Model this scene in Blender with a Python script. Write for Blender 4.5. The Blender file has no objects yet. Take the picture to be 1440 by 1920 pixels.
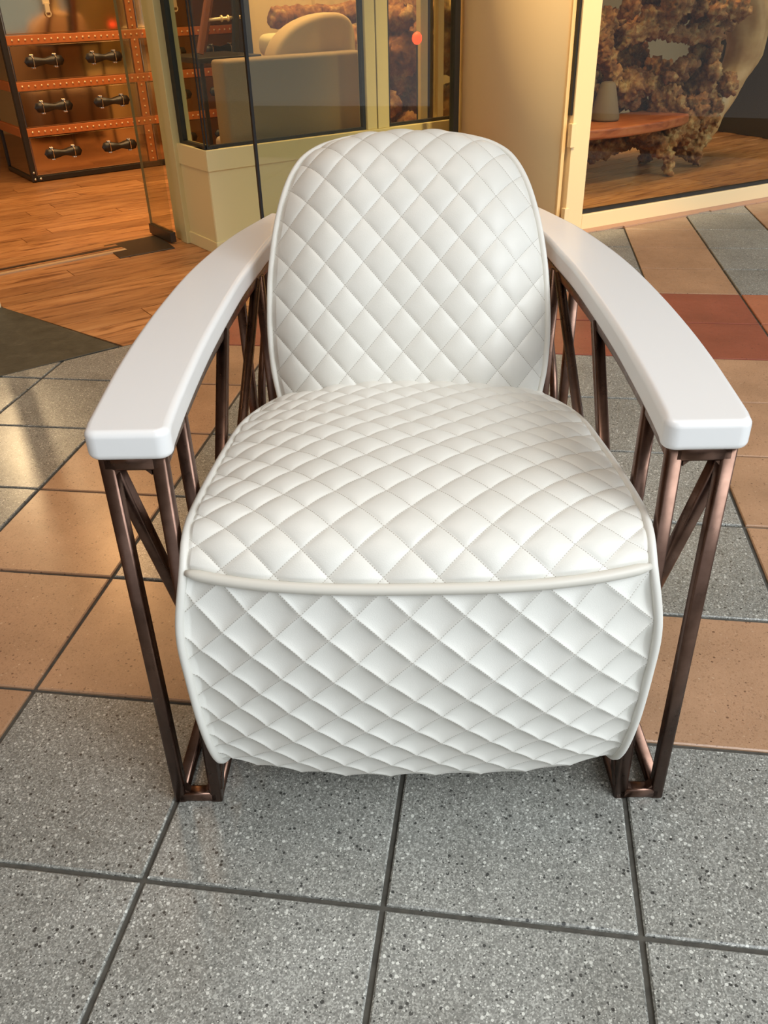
import bpy, bmesh, math, random
import numpy as np
from mathutils import Vector, Matrix
random.seed(7)
S = 0.33                     # one paving tile in metres; all plan measures below are in tiles
C = bpy.context.scene.collection
scn = bpy.context.scene

# ------------------------------------------------------------------ camera
PITCH, ROLL, YAW = 0.55807, -0.02868, 0.15457
CAM = Vector((2.35942, -1.98691, 3.10938))
cp, sp_, cr, sr_, cy_, sy_ = math.cos(PITCH), math.sin(PITCH), math.cos(ROLL), math.sin(ROLL), math.cos(YAW), math.sin(YAW)
fwd = Vector((0, cp, -sp_)); upv = Vector((0, sp_, cp)); rt = Vector((1, 0, 0))
rt, upv = cr*rt + sr_*upv, -sr_*rt + cr*upv
Rz = Matrix.Rotation(YAW, 3, 'Z')
rt, upv, fwd = Rz @ rt, Rz @ upv, Rz @ fwd
cd = bpy.data.cameras.new('camera'); cam = bpy.data.objects.new('camera', cd); C.objects.link(cam)
M4 = Matrix((rt, upv, -fwd)).transposed().to_4x4(); M4.translation = CAM*S
cam.matrix_world = M4
cd.sensor_fit = 'VERTICAL'; cd.sensor_height = 24.0; cd.lens = 24.0*1584.97/1920.0
cd.clip_start = 0.02; cd.clip_end = 200
scn.camera = cam

# ------------------------------------------------------------------ world, lights, exposure
w = bpy.data.worlds.new('world'); scn.world = w; w.use_nodes = True
nt = w.node_tree; nt.nodes.clear()
out = nt.nodes.new('ShaderNodeOutputWorld'); bg = nt.nodes.new('ShaderNodeBackground')
tc = nt.nodes.new('ShaderNodeTexCoord'); sx = nt.nodes.new('ShaderNodeSeparateXYZ'); rp = nt.nodes.new('ShaderNodeValToRGB')
rp.color_ramp.elements[0].position = 0.0; rp.color_ramp.elements[0].color = (0.66, 0.70, 0.74, 1)
rp.color_ramp.elements[1].position = 1.0; rp.color_ramp.elements[1].color = (0.84, 0.92, 1.0, 1)
nt.links.new(tc.outputs['Generated'], sx.inputs[0]); nt.links.new(sx.outputs['Z'], rp.inputs[0])
nt.links.new(rp.outputs[0], bg.inputs['Color']); bg.inputs['Strength'].default_value = 1.0
nt.links.new(bg.outputs[0], out.inputs[0])

def area(name, loc, target, size, energy, color, spread=180, size_y=None):
    l = bpy.data.lights.new(name, 'AREA'); l.energy = energy; l.color = color; l.size = size*S
    l.spread = math.radians(spread)
    if size_y: l.shape = 'RECTANGLE'; l.size_y = size_y*S
    o = bpy.data.objects.new(name, l); C.objects.link(o)
    o.location = Vector(loc)*S
    o.rotation_euler = (Vector(target)-Vector(loc)).to_track_quat('-Z', 'Y').to_euler()
    return o
def spot(name, loc, target, energy, color, ang=70, rad=0.12, blend=.6):
    l = bpy.data.lights.new(name, 'SPOT'); l.energy = energy; l.color = color; l.spot_size = math.radians(ang); l.spot_blend = blend
    l.shadow_soft_size = rad*S
    o = bpy.data.objects.new(name, l); C.objects.link(o); o.location = Vector(loc)*S
    o.rotation_euler = (Vector(target)-Vector(loc)).to_track_quat('-Z', 'Y').to_euler()
    return o
sun = bpy.data.lights.new('overcast_sun', 'SUN'); sun.energy = 3.7; sun.angle = math.radians(50); sun.color = (0.90, 0.96, 1.0)
so = bpy.data.objects.new('overcast_sun', sun); C.objects.link(so)
so.rotation_euler = (Vector((2.0, 1.5, 0.7))-Vector((9.2, -3.6, 9.8))).to_track_quat('-Z', 'Y').to_euler()
WARM = (1.0, 0.62, 0.28)
area('overhead_chair_fill', (1.6, 0.9, 8.85), (1.9, 1.0, 1.5), 3.2, 10, (1.0, .90, .80), 130)  # added fill above the chair, brightens arms and seat top
area('shop_ceiling_light', (-4.5, 12.0, 8.6), (-4.5, 12.0, 0), 5.0, 34, WARM, 120)
area('shop_ceiling_light', (-.36, 13.9, 8.6), (-1.0, 14.6, 0), 2.5, 44, WARM, 120)
area('shop_ceiling_light', (6.5, 15.5, 8.6), (6.0, 15.2, 0), 3.0, 20, WARM, 120)
spot('shop_spotlight', (-6.27, 13.47, 8.4), (.03, 2.19, 0), 70, (1.0, .52, .20), 10, .25, 1.0)
spot('shop_spotlight', (-11.3, 18.05, 8.4), (-1.35, 3.44, 0), 120, (1.0, .72, .40), 7, .22, 1.0)
spot('soffit_downlight', (-4.2, 6.2, 8.5), (-2.0, 8.4, 0), 50, (1.0, .66, .36), 95, .3)
spot('soffit_downlight', (-1.6, 5.4, 8.5), (-1.9, 4.0, 0), 26, (1.0, .50, .18), 72, .3, 1.0)
spot('soffit_downlight', (5.4, 6.0, 8.5), (3.0, 11.2, 3.0), 420, (1.0, .72, .38), 40, .3, .8)
scn.view_settings.view_transform = 'Standard'; scn.view_settings.look = 'None'
scn.view_settings.gamma = 1.0; scn.view_settings.use_curve_mapping = False
scn.view_settings.exposure = 0.08

# ------------------------------------------------------------------ helpers
def V(x, y, z=0.0): return Vector((x*S, y*S, z*S))
def link_mesh(name, me, m=None, parent=None, smooth=False):
    o = bpy.data.objects.new(name, me); C.objects.link(o)
    if m is not None and not me.materials: me.materials.append(m)
    if parent is not None: o.parent = parent
    if smooth:
        for p in me.polygons: p.use_smooth = True
    return o
def obj(name, bm, m, parent=None, smooth=False, bevel=0, seg=2):
    bmesh.ops.recalc_face_normals(bm, faces=bm.faces)
    me = bpy.data.meshes.new(name); bm.to_mesh(me); bm.free()
    o = link_mesh(name, me, m, parent, smooth)
    if bevel:
        md = o.modifiers.new('bevel', 'BEVEL'); md.width = bevel*S; md.segments = seg; md.limit_method = 'ANGLE'; md.angle_limit = math.radians(40)
        if not smooth:
            for p in me.polygons: p.use_smooth = False
    return o
def tag(o, label=None, cat=None, group=None, kind=None):
    if label: o['label'] = label
    if cat: o['category'] = cat
    if group: o['group'] = group
    if kind: o['kind'] = kind
    return o
def empty(name, loc=(0, 0, 0), rz=0, label=None, cat=None, group=None):
    o = bpy.data.objects.new(name, None); C.objects.link(o); o.location = Vector(loc)*S; o.rotation_euler = (0, 0, rz)
    o.empty_display_size = .05
    return tag(o, label, cat, group)
def add_box(bm, x0, x1, y0, y1, z0, z1, mat=None):
    vs = [bm.verts.new(Vector((x, y, z))*S) for x in (x0, x1) for y in (y0, y1) for z in (z0, z1)]
    if mat is not None:
        for v in vs: v.co = mat @ v.co
    for f in ((0, 1, 3, 2), (4, 6, 7, 5), (0, 4, 5, 1), (2, 3, 7, 6), (0, 2, 6, 4), (1, 5, 7, 3)):
        bm.faces.new([vs[i] for i in f])
    return vs
def add_prism(bm, pts, z0, z1):
    a = [bm.verts.new(V(x, y, z0)) for x, y in pts]; b = [bm.verts.new(V(x, y, z1)) for x, y in pts]
    n = len(pts)
    bm.faces.new(a[::-1]); bm.faces.new(b)
    for i in range(n): bm.faces.new((a[i], a[(i+1) % n], b[(i+1) % n], b[i]))
def add_tube(bm, pts, r, n=10, closed=False, sq=False, caps=True, up=None):
    """pts in tiles; sq gives a rounded square section"""
    P = [Vector(p)*S for p in pts]; rings = []
    prof = []
    if sq:
        c = .38
        for k in range(4):
            a0 = k*math.pi/2
            for t in (0, .5, 1):
                a = a0 + t*math.pi/2
                cx, cy2 = math.copysign(1-c, math.cos(a0+math.pi/4)), math.copysign(1-c, math.sin(a0+math.pi/4))
                prof.append((cx + c*math.cos(a), cy2 + c*math.sin(a)))
    else:
        prof = [(math.cos(2*math.pi*k/n), math.sin(2*math.pi*k/n)) for k in range(n)]
    prev = None
    N = len(P)
    for i, p in enumerate(P):
        if closed: t = (P[(i+1) % N]-P[i-1])
        elif i == 0: t = P[1]-P[0]
        elif i == N-1: t = P[-1]-P[-2]
        else: t = (P[i+1]-P[i]).normalized() + (P[i]-P[i-1]).normalized()
        t.normalize()
        if sq or prev is None:
            ref = Vector(up) if up else (Vector((1, 0, 0)) if abs(t.x) < .8 else Vector((0, 0, 1)))
            u = (ref - t*ref.dot(t)).normalized()
        else:
            u = (prev - t*prev.dot(t)).normalized()
        prev = u; v = t.cross(u)
        rr = r[i] if isinstance(r, (list, tuple)) else r
        rings.append([bm.verts.new(p + (u*a + v*b)*rr*S) for a, b in prof])
    m = len(prof)
    for i in range(N if closed else N-1):
        A, B = rings[i], rings[(i+1) % N]
        for k in range(m): bm.faces.new((A[k], A[(k+1) % m], B[(k+1) % m], B[k]))
    if caps and not closed:
        bm.faces.new(rings[0][::-1]); bm.faces.new(rings[-1])
def add_ball(bm, c, r, sub=2, sc=(1, 1, 1)):
    m = Matrix.Translation(Vector(c)*S) @ Matrix.Diagonal((sc[0], sc[1], sc[2], 1))
    bmesh.ops.create_icosphere(bm, subdivisions=sub, radius=r*S, matrix=m)
def catmull(pts, n):
    pts = np.array(pts, float); P = np.vstack([2*pts[0]-pts[1], pts, 2*pts[-1]-pts[-2]])
    seg = np.linalg.norm(np.diff(pts, axis=0), axis=1)**.5; L = np.concatenate([[0], np.cumsum(seg)])
    out = []
    for t in np.linspace(0, L[-1], n):
        i = min(np.searchsorted(L, t, side='right')-1, len(pts)-2); a = (t-L[i])/(L[i+1]-L[i])
        p0, p1, p2, p3 = P[i], P[i+1], P[i+2], P[i+3]
        out.append(.5*((2*p1)+(-p0+p2)*a+(2*p0-5*p1+4*p2-p3)*a*a+(-p0+3*p1-3*p2+p3)*a**3))
    return np.array(out)

# ------------------------------------------------------------------ materials
def mat(name, col=(.8, .8, .8), rough=.5, metal=0, coat=0, spec=.5):
    m = bpy.data.materials.new(name); m.use_nodes = True
    b = m.node_tree.nodes['Principled BSDF']
    b.inputs['Base Color'].default_value = (*col, 1); b.inputs['Roughness'].default_value = rough
    b.inputs['Metallic'].default_value = metal; b.inputs['Coat Weight'].default_value = coat; b.inputs['Coat Roughness'].default_value = .15
    b.inputs['Specular IOR Level'].default_value = spec
    return m, m.node_tree, b
def N(nt, typ, **kw):
    n = nt.nodes.new(typ)
    for k, v in kw.items():
        if k in ('operation', 'blend_type', 'data_type', 'feature', 'noise_dimensions', 'distance', 'use_clamp', 'wave_type', 'bands_direction'): setattr(n, k, v)
        else: n.inputs[k.replace('_', ' ')].default_value = v
    return n
def math_(nt, op, a, b=None, c=None):
    n = nt.nodes.new('ShaderNodeMath'); n.operation = op
    for i, v in enumerate((a, b, c)):
        if v is None: continue
        if isinstance(v, (int, float)): n.inputs[i].default_value = v
        else: nt.links.new(v, n.inputs[i])
    return n.outputs[0]
def ramp(nt, fac, stops, const=False):
    r = nt.nodes.new('ShaderNodeValToRGB'); cr_ = r.color_ramp
    if const: cr_.interpolation = 'CONSTANT'
    while len(cr_.elements) < len(stops): cr_.elements.new(.5)
    for e, (p, c) in zip(cr_.elements, stops): e.position = p; e.color = (*c, 1) if len(c) == 3 else c
    nt.links.new(fac, r.inputs[0]); return r.outputs[0]
def mixc(nt, fac, a, b, typ='MIX'):
    n = nt.nodes.new('ShaderNodeMixRGB'); n.blend_type = typ
    for i, v in ((0, fac), (1, a), (2, b)):
        if isinstance(v, (int, float)): n.inputs[i].default_value = v
        elif isinstance(v, tuple): n.inputs[i].default_value = (*v, 1)
        else: nt.links.new(v, n.inputs[i])
    return n.outputs[0]
def bump(nt, b, h, strength=.3, dist=.002):
    n = nt.nodes.new('ShaderNodeBump'); n.inputs['Strength'].default_value = strength; n.inputs['Distance'].default_value = dist
    nt.links.new(h, n.inputs['Height']); nt.links.new(n.outputs[0], b.inputs['Normal'])
def pos(nt):
    return nt.nodes.new('ShaderNodeNewGeometry').outputs['Position']
def noise(nt, scale, detail=4, rough=.5, vec=None, dist=0):
    n = nt.nodes.new('ShaderNodeTexNoise'); n.inputs['Scale'].default_value = scale; n.inputs['Detail'].default_value = detail
    n.inputs['Roughness'].default_value = rough; n.inputs['Distortion'].default_value = dist
    nt.links.new(vec if vec is not None else pos(nt), n.inputs['Vector']); return n.outputs['Fac']
def voro(nt, scale, vec=None, out='Color', feature='F1', rnd=1.0):
    n = nt.nodes.new('ShaderNodeTexVoronoi'); n.feature = feature; n.inputs['Scale'].default_value = scale
    n.inputs['Randomness'].default_value = rnd
    nt.links.new(vec if vec is not None else pos(nt), n.inputs['Vector']); return n.outputs[out]

def terrazzo(name, base, dark, light, chips_w=.10, chips_d=.10, fine=.35, rough=.36, pit=None):
    m, nt, b = mat(name, rough=rough, coat=.35); b.inputs['Coat Roughness'].default_value = .22
    p = pos(nt)
    info = nt.nodes.new('ShaderNodeObjectInfo')
    fine_c = ramp(nt, voro(nt, 520, p), [(0, dark), (.5, base), (1, light)])
    col = mixc(nt, fine, base, fine_c)
    # medium chips: random value per cell and rounded by distance
    for sc, tw, td, rad in ((170, chips_w, chips_d, .42), (330, chips_w*.9, chips_d*.8, .40)):
        vn = nt.nodes.new('ShaderNodeTexVoronoi'); vn.inputs['Scale'].default_value = sc; nt.links.new(p, vn.inputs['Vector'])
        sep = nt.nodes.new('ShaderNodeSeparateColor'); nt.links.new(vn.outputs['Color'], sep.inputs[0])
        inside = math_(nt, 'LESS_THAN', vn.outputs['Distance'], math_(nt, 'MULTIPLY_ADD', sep.outputs[1], rad*.75, rad*.3))
        wsel = math_(nt, 'MULTIPLY', inside, math_(nt, 'LESS_THAN', sep.outputs[0], tw))
        dsel = math_(nt, 'MULTIPLY', inside, math_(nt, 'GREATER_THAN', sep.outputs[0], 1-td))
        gsel = math_(nt, 'MULTIPLY', inside, math_(nt, 'MULTIPLY', math_(nt, 'GREATER_THAN', sep.outputs[2], .72), .5))
        col = mixc(nt, gsel, col, dark)
        col = mixc(nt, math_(nt, 'MULTIPLY', wsel, .85), col, light)
        col = mixc(nt, math_(nt, 'MULTIPLY', dsel, .9), col, pit or tuple(c*.25 for c in dark))
    big = noise(nt, 5.0, 5, .6, p)
    col = mixc(nt, 1.0, col, ramp(nt, big, [(.3, (.80, .79, .77)), (.7, (1.1, 1.1, 1.1))]), 'MULTIPLY')
    # every tile a little different
    rv = ramp(nt, info.outputs['Random'], [(0, (.92, .92, .91)), (1, (1.06, 1.06, 1.06))])
    col = mixc(nt, 1.0, col, rv, 'MULTIPLY')
    nt.links.new(col, b.inputs['Base Color'])
    rr = math_(nt, 'MULTIPLY_ADD', noise(nt, 30, 4, .6, p), .25, rough-.1); nt.links.new(rr, b.inputs['Roughness'])
    bump(nt, b, noise(nt, 450, 3, .7, p), .25, .0008)
    return m
#
M_grey = terrazzo('terrazzo_grey', (.225, .225, .205), (.08, .081, .074), (.66, .66, .61), .20, .16, .6)
M_tan = terrazzo('terrazzo_tan', (.44, .255, .148), (.28, .155, .085), (.56, .38, .25), .03, .07, .22, pit=(.16, .075, .04))
M_red = terrazzo('terrazzo_red', (.32, .085, .048), (.22, .06, .035), (.40, .13, .08), .03, .04, .2, pit=(.10, .03, .02))
M_orange = terrazzo('terrazzo_orange', (.44, .15, .075), (.30, .09, .045), (.50, .2, .11), .03, .05, .2, pit=(.13, .05, .03))
m, nt, b = mat('grout', (.07, .062, .05), .9); nt.links.new(ramp(nt, noise(nt, 60, 5), [(.3, (.05, .046, .038)), (.7, (.085, .078, .064))]), b.inputs['Base Color']); M_grout = m
m, nt, b = mat('slate', (.06, .06, .045), .55)
nt.links.new(ramp(nt, noise(nt, 14, 8, .7, dist=.6), [(.3, (.018, .018, .012)), (.58, (.05, .048, .034)), (.8, (.12, .105, .08))]), b.inputs['Base Color'])
bump(nt, b, noise(nt, 40, 8, .7), .5, .004); M_slate = m

def wood(name, cols, rough=.35, ang=math.radians(43), gs=(4.5, 34, 34)):
    m, nt, b = mat(name, rough=rough)
    p = pos(nt); mp = nt.nodes.new('ShaderNodeMapping'); mp.vector_type = 'TEXTURE'; mp.inputs['Rotation'].default_value = (0, 0, ang)
    nt.links.new(p, mp.inputs['Vector'])
    info = nt.nodes.new('ShaderNodeObjectInfo')
    ad = nt.nodes.new('ShaderNodeVectorMath'); ad.operation = 'MULTIPLY_ADD'
    nt.links.new(mp.outputs[0], ad.inputs[0]); ad.inputs[1].default_value = gs
    cx = nt.nodes.new('ShaderNodeCombineXYZ'); nt.links.new(math_(nt, 'MULTIPLY', info.outputs['Random'], 60), cx.inputs[0]); nt.links.new(cx.outputs[0], ad.inputs[2])
    g = noise(nt, 1.0, 6, .62, ad.outputs[0], .8)
    col = ramp(nt, g, [(.33, cols[0]), (.46, cols[1]), (.68, cols[2])])
    rv = ramp(nt, info.outputs['Random'], [(0, (.80, .78, .74)), (1, (1.12, 1.12, 1.12))])
    nt.links.new(mixc(nt, 1.0, col, rv, 'MULTIPLY'), b.inputs['Base Color'])
    bump(nt, b, g, .15, .001)
    return m
M_plank = wood('oak_planks', ((.17, .065, .022), (.42, .19, .07), (.55, .29, .125)), .33)
M_plank2 = wood('oak_planks_dark', ((.13, .05, .018), (.36, .16, .06), (.48, .24, .10)), .33)
M_seatwood = wood('red_wood_slab', ((.22, .05, .02), (.42, .12, .05), (.52, .2, .09)), .3, math.radians(36), (3, 25, 25))
M_brownwood = mat('brown_wood', (.22, .075, .028), .4)[0]
M_cream = mat('cream_paint', (.80, .68, .34), .42)[0]
M_cream2 = mat('pale_cream_frame', (.90, .70, .40), .38)[0]
m, nt, b = mat('column_plaster', (.85, .62, .30), .62); bump(nt, b, noise(nt, 90, 4), .12, .001)
nt.links.new(ramp(nt, voro(nt, 14, out='Distance'), [(0.0, (.25, .15, .08)), (.012, (.85, .62, .31)), (1, (.85, .62, .31))]), b.inputs['Base Color']); M_col = m
M_olive = mat('olive_cream_post', (.66, .56, .26), .4)[0]
M_black = mat('black_gasket', (.012, .011, .010), .45)[0]
M_darkrail = mat('dark_metal_rail', (.06, .045, .03), .4, .5)[0]
M_wallwarm = mat('shop_wall_warm', (.80, .62, .34), .8)[0]
M_wallblock = mat('blocker_wall', (.26, .16, .09), .7)[0]  # only for the added daylight blocker on the left
M_wallolive = mat('shop_wall_olive', (.28, .25, .18), .8)[0]
M_ceil = mat('shop_ceiling_paint', (.7, .65, .55), .9)[0]
m, nt, b = mat('leather_white_plain', (.73, .715, .66), .42); bump(nt, b, voro(nt, 900, out='Distance'), .12, .0006); M_leather_plain = m
M_cord = mat('leather_cord', (.66, .63, .56), .45)[0]
def quilt_mat(name, rough=.43):
    m, nt, b = mat(name, rough=rough)
    uv = nt.nodes.new('ShaderNodeUVMap'); uv.uv_map = 'quilt'
    sep = nt.nodes.new('ShaderNodeSeparateXYZ'); nt.links.new(uv.outputs[0], sep.inputs[0])
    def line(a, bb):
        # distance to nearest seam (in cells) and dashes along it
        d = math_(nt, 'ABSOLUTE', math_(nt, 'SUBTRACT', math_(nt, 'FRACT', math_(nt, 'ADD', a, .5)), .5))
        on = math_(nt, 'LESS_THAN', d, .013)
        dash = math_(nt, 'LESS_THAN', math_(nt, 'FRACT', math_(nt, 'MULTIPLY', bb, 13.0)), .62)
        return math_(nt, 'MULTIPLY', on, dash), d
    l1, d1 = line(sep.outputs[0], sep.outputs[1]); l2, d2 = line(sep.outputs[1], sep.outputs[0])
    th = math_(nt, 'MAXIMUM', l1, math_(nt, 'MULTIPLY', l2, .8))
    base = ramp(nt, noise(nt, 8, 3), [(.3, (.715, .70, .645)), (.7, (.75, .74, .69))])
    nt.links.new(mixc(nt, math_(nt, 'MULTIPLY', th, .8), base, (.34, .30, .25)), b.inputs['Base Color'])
    grain = math_(nt, 'ADD', voro(nt, 850, out='Distance'), math_(nt, 'MULTIPLY', noise(nt, 260, 4, .6), .8))
    bump(nt, b, grain, .16, .0007)
    return m
M_quilt = quilt_mat('leather_white_quilted')
m, nt, b = mat('white_lacquer', (.87, .868, .86), .33, coat=.35); bump(nt, b, noise(nt, 300, 3), .04, .0004); M_lacquer = m
m, nt, b = mat('bronze_metal', (.15, .09, .07), .28, 1.0)
nt.links.new(ramp(nt, noise(nt, 18, 5, .6), [(.3, (.115, .066, .048)), (.7, (.20, .12, .09))]), b.inputs['Base Color'])
nt.links.new(math_(nt, 'MULTIPLY_ADD', noise(nt, 60, 4), .25, .18), b.inputs['Roughness']); M_bronze = m
m, nt, b = mat('polished_metal_sheet', (.56, .44, .35), .08, 1.0); bump(nt, b, noise(nt, 5, 1), .10, .01); M_mirror = m
m, nt, b = mat('tan_leather_strap', (.50, .15, .035), .45); bump(nt, b, noise(nt, 300, 3), .15, .001); M_tanleather = m
M_blackleather = mat('black_leather', (.02, .016, .012), .4)[0]
M_brass = mat('brass_studs', (1.0, .82, .5), .45, .8)[0]
M_steel = mat('chrome_brackets', (.8, .74, .62), .22, 1)[0]
m, nt, b = mat('grey_upholstery', (.33, .24, .16), .9)
nt.links.new(ramp(nt, noise(nt, 500, 3, .7), [(.3, (.27, .195, .13)), (.7, (.38, .28, .19))]), b.inputs['Base Color']); M_sofa = m
M_sofa2 = mat('beige_velvet', (.64, .46, .28), .85)[0]
M_plaster_round = mat('cream_round_table', (.78, .66, .42), .6)[0]
m, nt, b = mat('teak_root', (.3, .16, .08), .65)
n1 = noise(nt, 6, 8, .7, dist=.8); n2 = noise(nt, 30, 8, .75)
n1 = math_(nt, 'ADD', math_(nt, 'MULTIPLY', n1, .6), math_(nt, 'MULTIPLY', noise(nt, 17, 6, .6), .4))
c1 = ramp(nt, n1, [(.34, (.03, .012, .006)), (.43, (.26, .085, .022)), (.52, (.42, .19, .06)), (.62, (.70, .48, .22))])
c2 = ramp(nt, n2, [(.3, (.35, .33, .3)), (.6, (1.05, 1.05, 1.05))])
nt.links.new(mixc(nt, .8, c1, c2, 'MULTIPLY'), b.inputs['Base Color']); bump(nt, b, n2, .8, .012); M_root = m
m, nt, b = mat('teak_root_smooth', (.52, .32, .14), .45)
nt.links.new(ramp(nt, noise(nt, 9, 6, .6), [(.3, (.40, .22, .09)), (.7, (.60, .40, .19))]), b.inputs['Base Color']); M_rootsmooth = m
m, nt, b = mat('mortar_pink', (.50, .30, .20), .9); bump(nt, b, noise(nt, 80, 6), .6, .004); M_mortar = m
def glass(name, tint=(.96, .97, .95), ior=1.5, refl=1.0):
    m = bpy.data.materials.new(name); m.use_nodes = True; nt = m.node_tree; nt.nodes.clear()
    o = nt.nodes.new('ShaderNodeOutputMaterial'); mx = nt.nodes.new('ShaderNodeMixShader')
    t = nt.nodes.new('ShaderNodeBsdfTransparent'); g = nt.nodes.new('ShaderNodeBsdfGlossy'); f = nt.nodes.new('ShaderNodeFresnel')
    t.inputs[0].default_value = (*tint, 1); g.inputs['Roughness'].default_value = .01; 
    ge = nt.nodes.new('ShaderNodeNewGeometry'); nt.links.new(math_(nt, 'MULTIPLY_ADD', ge.outputs['Backfacing'], 1/ior-ior, ior), f.inputs[0])
    nt.links.new(math_(nt, 'MULTIPLY', f.outputs[0], refl), mx.inputs[0]); nt.links.new(t.outputs[0], mx.inputs[1]); nt.links.new(g.outputs[0], mx.inputs[2]); nt.links.new(mx.outputs[0], o.inputs[0])
    return m
M_glass = glass('window_glass', (.90, .92, .87), refl=.42); M_glassdoor = glass('door_glass', (.90, .91, .85))
m, nt, b = mat('red_reflection', (1, .1, .03)); b.inputs['Emission Color'].default_value = (1, .07, .02, 1); b.inputs['Emission Strength'].default_value = 2.2; M_redglow = m  # emissive red imitating a reflection in the glass

# ------------------------------------------------------------------ plan directions
d2 = lambda x, y: Vector((x, y, 0)).normalized()
DF = d2(.735, .678); NF = Vector((-DF.y, DF.x, 0))          # shopfront direction and its inward normal
DR = d2(.806, .592); NR = Vector((-DR.y, DR.x, 0))
K0 = Vector((-1.60, 9.33, 0)); B0 = Vector((-1.56, 5.89, 0)); A0 = Vector((3.37, 10.88, 0)); J0 = Vector((-2.30, 10.04, 0))
def frame_mat(P, d):
    """local (s, n, z) -> world: s along d, n inward"""
    n = Vector((-d.y, d.x, 0)); m = Matrix((d, n, Vector((0, 0, 1)))).transposed().to_4x4(); m.translation = P*S; return m
def fbox(bm, fm, s0, s1, n0, n1, z0, z1): add_box(bm, s0, s1, n0, n1, z0, z1, fm)

# ------------------------------------------------------------------ paving floor
def clip(poly, p, n):
    """keep side where (x-p).n >= 0"""
    out = []
    for i in range(len(poly)):
        a, b_ = poly[i], poly[(i+1) % len(poly)]
        da = (a[0]-p[0])*n[0]+(a[1]-p[1])*n[1]; db = (b_[0]-p[0])*n[0]+(b_[1]-p[1])*n[1]
        if da >= 0: out.append(a)
        if (da >= 0) != (db >= 0):
            t = da/(da-db); out.append((a[0]+t*(b_[0]-a[0]), a[1]+t*(b_[1]-a[1])))
    return out
bm = bmesh.new(); add_prism(bm, [(-14, -9), (16, -9), (16, 30), (-14, 30)], -.3, -.016)
floor = obj('floor', bm, M_grout); tag(floor, 'grout bed and paving of the arcade floor', kind='structure')
LD = d2(.712, .702); LN = (LD.y, -LD.x)                     # paving side of shopfront line
RN = (DR.y, -DR.x)
def tile_mat(i, j):
    if j in (6, 7): return M_orange if i >= 5 else M_red
    if i == 4 and j >= 2: return M_tan
    if j == 1: return M_tan
    if i == -1 and 0 <= j <= 5: return M_tan
    if i == 6 and j >= 8: return M_tan
    return M_grey
full = {}
G_ = .012
for i in range(-6, 10):
    for j in range(-3, 15):
        poly = [(i+G_, j+G_), (i+1-G_, j+G_), (i+1-G_, j+1-G_), (i+G_, j+1-G_)]
        if i <= 2 or j < 7: q = clip(poly, (-2.43, 5.0), LN) if i <= 2 else poly
        else: q = poly
        q = clip(q, (3.45, 10.78), RN) if q else q
        if len(q) < 3: continue
        ar = abs(sum(q[k][0]*q[(k+1) % len(q)][1]-q[(k+1) % len(q)][0]*q[k][1] for k in range(len(q))))/2
        if ar < .02: continue
        if i < -4 or (i > 6 and j < 8): continue
        mt = tile_mat(i, j)
        def build(pp, ox, oy):
            bm = bmesh.new(); e = .007
            cxm = sum(p[0] for p in pp)/len(pp); cym = sum(p[1] for p in pp)/len(pp)
            ins = []
            for p in pp:
                dx, dy = cxm-p[0], cym-p[1]; L = math.hypot(dx, dy) or 1
                ins.append((p[0]+dx/L*e*1.4, p[1]+dy/L*e*1.4))
            lo = [bm.verts.new(V(x-ox, y-oy, -.03)) for x, y in pp]; mi = [bm.verts.new(V(x-ox, y-oy, -.006)) for x, y in pp]
            hi = [bm.verts.new(V(x-ox, y-oy, 0)) for x, y in ins]; n = len(pp)
            bm.faces.new(hi)
            for A, B in ((lo, mi), (mi, hi)):
                for k in range(n): bm.faces.new((A[k], A[(k+1) % n], B[(k+1) % n], B[k]))
            bmesh.ops.recalc_face_normals(bm, faces=bm.faces)
            me = bpy.data.meshes.new('tile'); bm.to_mesh(me); bm.free(); return me
        if len(q) == 4 and abs(ar-(1-2*G_)**2) < 1e-4:
            if mt.name not in full: full[mt.name] = build([(G_, G_), (1-G_, G_), (1-G_, 1-G_), (G_, 1-G_)], 0, 0); full[mt.name].materials.append(mt)
            me = full[mt.name]
        else: me = build(q, i, j); me.materials.append(mt)
        o = link_mesh('tile', me, None, floor); o.location = V(i, j, random.uniform(-.003, .002))
bm = bmesh.new(); add_prism(bm, [(-3.54, 7.0), (-5.4, 5.1), (-4.3, 3.15), (-2.43, 5.0), (-1.585, 5.865)], -.02, .004)
o = obj('slate_slab', bm, M_slate, None, bevel=.006); tag(o, 'dark slate threshold slab between wood floor and paving', 'threshold')
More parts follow.
